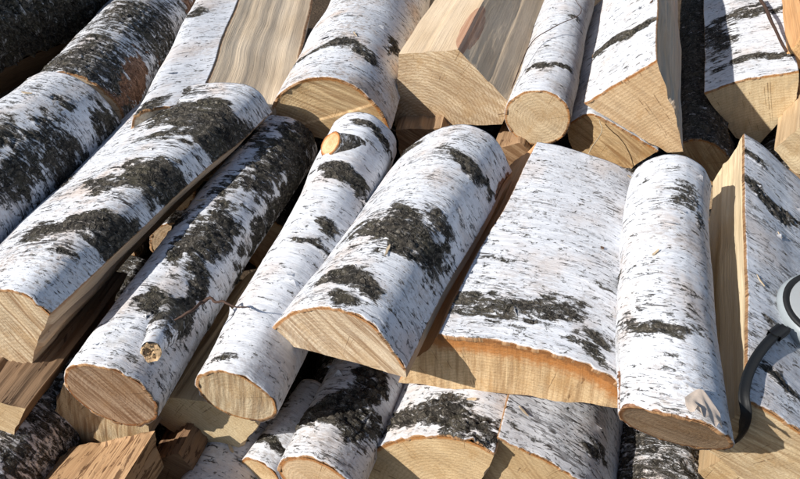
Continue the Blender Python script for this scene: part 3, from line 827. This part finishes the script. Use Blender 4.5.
def knot():
    inf = INFO['L3']
    p, n = on_surface('L3', 334, 146)
    d = n * .75 - inf['R'][:, 1] * .35 - inf['R'][:, 0] * .35; d /= np.linalg.norm(d)
    u, v, a = frame(None, d)
    pts = [p - d * .030, p - d * .012, p + d * .002, p + d * .007]
    V, q, tr = tube_mesh('knot', pts, [.034, .027, .0205, .0185], 28, .10, 7, False)
    k = child_world('knot', V, q, None, M_BARK, inf['root'], uv=np.stack([np.arange(len(V)) % 28 * .004, np.arange(len(V)) // 28 * .01 + 5], 1),
                    attrs=dict(dark=np.repeat([.7, .75, .6, .3], 28), rim=np.repeat([0, 0, .1, .8], 28), peel=0.0, warm=.5, lent=.3))
    N, K = 28, 6
    last = V[-28:]; cen = last.mean(0)
    Vt = np.concatenate([[cen]] + [cen + (last - cen) * (j + 1) / K for j in range(K)])
    idx = 1 + np.arange(K * N).reshape(K, N)
    Q = np.stack([idx[:-1], idx[1:], np.roll(idx[1:], -1, 1), np.roll(idx[:-1], -1, 1)], -1).reshape(-1, 4)
    T = np.stack([np.zeros(N, int), idx[0], np.roll(idx[0], -1)], -1)
    E = np.stack([(Vt - cen) @ u, (Vt - cen) @ v], 1)
    ed = .0185 - np.hypot(E[:, 0], E[:, 1])
    child_world('cut_face', Vt, Q[:, ::-1], T[:, ::-1], M_END, inf['root'], uv=E, attrs=dict(edge=ed, saw=.2, rimw=1.0, ringamt=.5, sawx=E[:, 0], sawy=E[:, 1]),
                cols=dict(tint=(1.12, .88, .66))).parent = k
knot()

def peel_flake():
    """a curl of outer bark standing off the speckled log near its torn end"""
    inf = INFO['L6']
    p, n = on_surface('L6', 701, 412)
    y = -inf['R'][:, 1]; x = np.cross(y, n); x /= np.linalg.norm(x)
    n_, m_ = 14, 16
    V = np.zeros((n_, m_, 3)); uvs = np.zeros((n_, m_, 2))
    for i in range(n_):
        for j in range(m_):
            s = (i / (n_ - 1) - .5); t = j / (m_ - 1)
            w = .029 * (0.12 + .88 * min(1, t * 1.9) ** .8)
            l = t * (.034 + .005 * math.sin(i * .45) + .004 * math.sin(i * 1.7 + 1))
            V[i, j] = p + x * (s * w) + y * (l - .020) + n * (.0015 + .009 * t ** 2.2 - .004 * (s * 2) ** 2 * t + .003 + .0012 * math.sin(i * .9 + j * .35) * t)
            uvs[i, j] = (s * .03, t * .04 + 2)
    o = child_world('bark_curl', V.reshape(-1, 3), grid_quads(n_, m_), None, plain('bark_paper', (0.80, 0.66, 0.54), .6, .3, 150, .4), inf['root'])
    o['label'] = 'cream curl of bark lifting off near the torn end'
peel_flake()

# ------------------------------------------------------------------ twigs and straws
M_TWIG = plain('twig_bark', (0.10, 0.058, 0.042), .75, .5, 200)
M_STRAW = plain('dry_straw', (0.55, 0.46, 0.32), .6, .3, 200)
def twig(name, label, cat, spec, radii, mat):
    """spec: (px, py, height) along the twig"""
    ctrl = np.array([at_z(*q) for q in spec]); n = len(ctrl)
    t = np.linspace(0, n - 1, 8 * (n - 1) + 1); P = []
    for tt in t:
        k = min(int(tt), n - 2); f = tt - k
        a = ctrl[max(k - 1, 0)]; b = ctrl[k]; c = ctrl[k + 1]; d = ctrl[min(k + 2, n - 1)]
        P.append(0.5 * ((2 * b) + (c - a) * f + (2 * a - 5 * b + 4 * c - d) * f ** 2 + (3 * b - a - 3 * c + d) * f ** 3))
    P = np.array(P); P += (fbm(np.stack([t * 2.5, t * 0 + len(label), t * 0], 1), 4, 2)[:, None] - .5) * .0035
    rr = np.interp(t, np.linspace(0, n - 1, len(radii)), radii)
    V, q, tr = tube_mesh(name, P, rr, 8, .25, 2)
    o = V.mean(0)
    me = make_mesh(name, V - o, q, tr)
    ob = link(name, me, mat); ob.location = o
    tag(ob, label, cat)
twig('twig', 'thin brown twig lying across the log with the branch stub', 'twig',
     [(176, 318, .358), (190, 312, .366), (204, 301, .364), (213, 300, .368), (230, 305, .372), (249, 309, .376)], [.0010, .0016, .0019, .0016, .0011, .0004], M_TWIG)
twig('twig', 'slender dark twig beside the slim round log', 'twig', [(512, 88, .36), (530, 45, .385), (552, 28, .40), (580, 14, .41), (574, -4, .42)], [.0009, .0008, .0005], M_TWIG)
twig('twig', 'dark stick resting on the pointed quarter log', 'twig', [(752, -14, .395), (768, 14, .395), (786, 52, .392)], [.0030, .0030, .0022], M_TWIG)  # added stick, a dark strip where only a cast shadow falls
twig('straw', 'pale curled straw hanging before the shadowed end under the slim round log', 'straw', [(600, 120, .33), (601, 133, .325), (592, 147, .315), (587, 158, .305)], [.0008, .0008, .0006], M_STRAW)
twig('straw', 'pale straw standing in the gap beside the thin white log', 'straw', [(398, 178, .27), (402, 165, .29), (404, 150, .31)], [.0012, .001, .0006], M_STRAW)

# ------------------------------------------------------------------ loose scraps
def scraps():
    rng = random.Random(21)
    M_CHIP = plain('wood_chip', (0.66, 0.52, 0.35), .75, .35, 260, .5)
    M_SCRAP = plain('bark_scrap', (0.20, 0.125, 0.085), .8, .6, 200, .6)
    keys = ['L1', 'L2', 'L4', 'L5', 'L5', 'L7', 'L6', 'A3', 'A7', 'C7', 'C8', 'C9', 'A6', 'L0', 'C10', 'C5', 'L2', 'L7']
    for k, key in enumerate(keys):
        P, N3, c0, Rm = INFO[key]['bark']
        W = P.reshape(-1, 3) @ Rm.T + c0; Nw = N3.reshape(-1, 3) @ Rm.T
        for _ in range(60):
            i = rng.randrange(len(W)); x, y, _d = project(W[i])
            if Nw[i][2] > .80 and 5 < x < 795 and 5 < y < 475: break
        n = Nw[i]; a = rng.uniform(0, math.pi)
        ey = np.array([math.cos(a), math.sin(a), 0]); ey -= n * (ey @ n); ey /= np.linalg.norm(ey); ex = np.cross(ey, n)
        chip = k % 4 != 0
        L, w, h = (rng.uniform(.006, .018), rng.uniform(.0008, .002), .0008) if chip else (rng.uniform(.004, .009), rng.uniform(.001, .0025), .0009)
        V = []
        for j in range(5):
            t = j / 4 - .5; ww = w * (1 - (2 * t) ** 2 * .7) * rng.uniform(.6, 1.2); up = .0004 + .3 * L * t * t * rng.uniform(.2, 1)
            for sx, sz in ((-1, 0), (1, 0), (1, 1), (-1, 1)):
                V.append(ex * (sx * ww + rng.uniform(-.3, .3) * w) + ey * (t * L) + n * (up + sz * h))
        V = np.array(V); idx = np.arange(20).reshape(5, 4)
        q = np.stack([idx[:-1], idx[1:], np.roll(idx[1:], -1, 1), np.roll(idx[:-1], -1, 1)], -1).reshape(-1, 4)
        q = np.concatenate([q, [[0, 1, 2, 3], [19, 18, 17, 16]]])
        me = make_mesh('wood_splinter', V, q, smooth=False)
        o = link('wood_splinter' if chip else 'bark_scrap', me, M_CHIP if chip else M_SCRAP); o.location = W[i] + n * .0008
        if chip: tag(o, 'tiny pale wood splinter lying loose on birch bark', 'splinter', 'loose splinters on the logs')
        else: tag(o, 'tiny brown bark scrap lying loose on a log', 'bark scrap', 'loose bark scraps on the logs')
scraps()

# ------------------------------------------------------------------ tape measure
def tape_measure():
    p, n = on_surface('L7', 797, 322)
    n = np.array([-.24, -.16, .95]); n /= np.linalg.norm(n)
    x = np.cross([0.0, 1.0, 0.1], n); x /= np.linalg.norm(x); y = np.cross(n, x)
    c = at_z(820, 325, p[2] - .002)
    root = bpy.data.objects.new('tape_measure', None); C.objects.link(root)
    root.matrix_world = Matrix(((x[0], y[0], n[0], c[0]), (x[1], y[1], n[1], c[1]), (x[2], y[2], n[2], c[2]), (0, 0, 0, 1)))
    tag(root, 'light grey tape measure with a round dial and black wrist strap', 'tape measure')
    grey = plain('grey_plastic', (0.34, 0.38, 0.40), .42, .12, 300, .08, .45)
    dark = plain('dark_rubber', (0.016, 0.017, 0.018), .6, .3, 300, .2, .35)
    pale = plain('pale_sticker', (0.33, 0.35, 0.36), .35, .1, 200, .05, .4)
    red = plain('red_print', (0.30, 0.075, 0.05), .4, .15, 200, .05, .4)
    def lathe(name, prof, mat, parent, sq=2.0, N=48, close=True):
        V = []; a = np.linspace(0, 2 * math.pi, N, endpoint=False)
        for r_, z_ in prof:
            k = (np.abs(np.cos(a)) ** sq + np.abs(np.sin(a)) ** sq) ** (-1 / sq)
            V.append(np.stack([r_ * k * np.cos(a), r_ * k * np.sin(a), a * 0 + z_], 1))
        V = np.concatenate(V); m = len(prof); i = np.arange(m * N).reshape(m, N)
        q = np.stack([i[:-1], np.roll(i[:-1], -1, 1), np.roll(i[1:], -1, 1), i[1:]], -1).reshape(-1, 4)
        tr = []
        if close:
            V = np.concatenate([V, [[0, 0, prof[0][1]], [0, 0, prof[-1][1]]]])
            for k in range(N):
                tr.append((m * N, i[0][(k + 1) % N], i[0][k])); tr.append((m * N + 1, i[-1][k], i[-1][(k + 1) % N]))
        return link(name, make_mesh(name, V, q, tr), mat, parent)
    R0, H = .044, .041
    lathe('case', [(R0 - .006, 0), (R0 - .002, .0015), (R0, .006), (R0, H * .45), (R0 - .0012, H * .47), (R0 - .0012, H * .5), (R0, H * .52),
                   (R0, H - .007), (R0 - .002, H - .002), (R0 - .006, H)], grey, root, 2.5)
    d = lathe('dial', [(.0405, H - .003), (.0405, H + .0012), (.039, H + .0022), (.0368, H + .0022), (.0355, H + .0010)], dark, root, 2.2)
    lathe('sticker', [(.035, H + .0008), (.035, H + .0018), (.034, H + .0022)], pale, d)
    lathe('emblem', [(.023, H + .0022), (.023, H + .0027)], red, d, 4.0)
    # wrist strap: a ribbon from the case down over the log's sawn end
    ctrl = []
    for (px, py, up) in [(786, 327, .012), (774, 336, .010), (760, 352, .007), (749, 372, .008), (744, 394, .010), (746, 416, -.004), (739, 436, -.05), (728, 446, -.10)]:
        q, _ = on_surface('L7', max(px, 752), min(py, 395)); ctrl.append(at_z(px, py, q[2] + up))
    ctrl = np.array(ctrl); nn = len(ctrl); t = np.linspace(0, nn - 1, 49); P = []
    for tt in t:
        k = min(int(tt), nn - 2); f = tt - k
        a = ctrl[max(k - 1, 0)]; b = ctrl[k]; c_ = ctrl[k + 1]; d_ = ctrl[min(k + 2, nn - 1)]
        P.append(0.5 * ((2 * b) + (c_ - a) * f + (2 * a - 5 * b + 4 * c_ - d_) * f ** 2 + (3 * b - a - 3 * c_ + d_) * f ** 3))
    P = np.array(P); T = np.gradient(P, axis=0); T /= np.linalg.norm(T, axis=1, keepdims=True)
    up = np.array([-.35, -.25, .9]); S = np.cross(T, up); S /= np.linalg.norm(S, axis=1, keepdims=True); U = np.cross(S, T)
    def ribbon(name, P, S, U, w, th, mat, par):
        prof = [(-1, -1), (-.55, -1), (-.5, -.7), (.5, -.7), (.55, -1), (1, -1), (1, 1), (.55, 1), (.5, .7), (-.5, .7), (-.55, 1), (-1, 1)]
        V = np.concatenate([[P[k] + S[k] * a * w + U[k] * b * th for a, b in prof] for k in range(len(P))])
        n_ = len(prof); i = np.arange(len(P) * n_).reshape(-1, n_)
        q = np.stack([i[:-1], np.roll(i[:-1], -1, 1), np.roll(i[1:], -1, 1), i[1:]], -1).reshape(-1, 4)
        return child_world(name, V, q, None, mat, root)
    st = ribbon('strap', P, S, U, .0046, .0013, dark, root)
    ribbon('strap_clip', P[2:8], S[2:8], U[2:8], .0066, .0026, dark, root).parent = st
tape_measure()
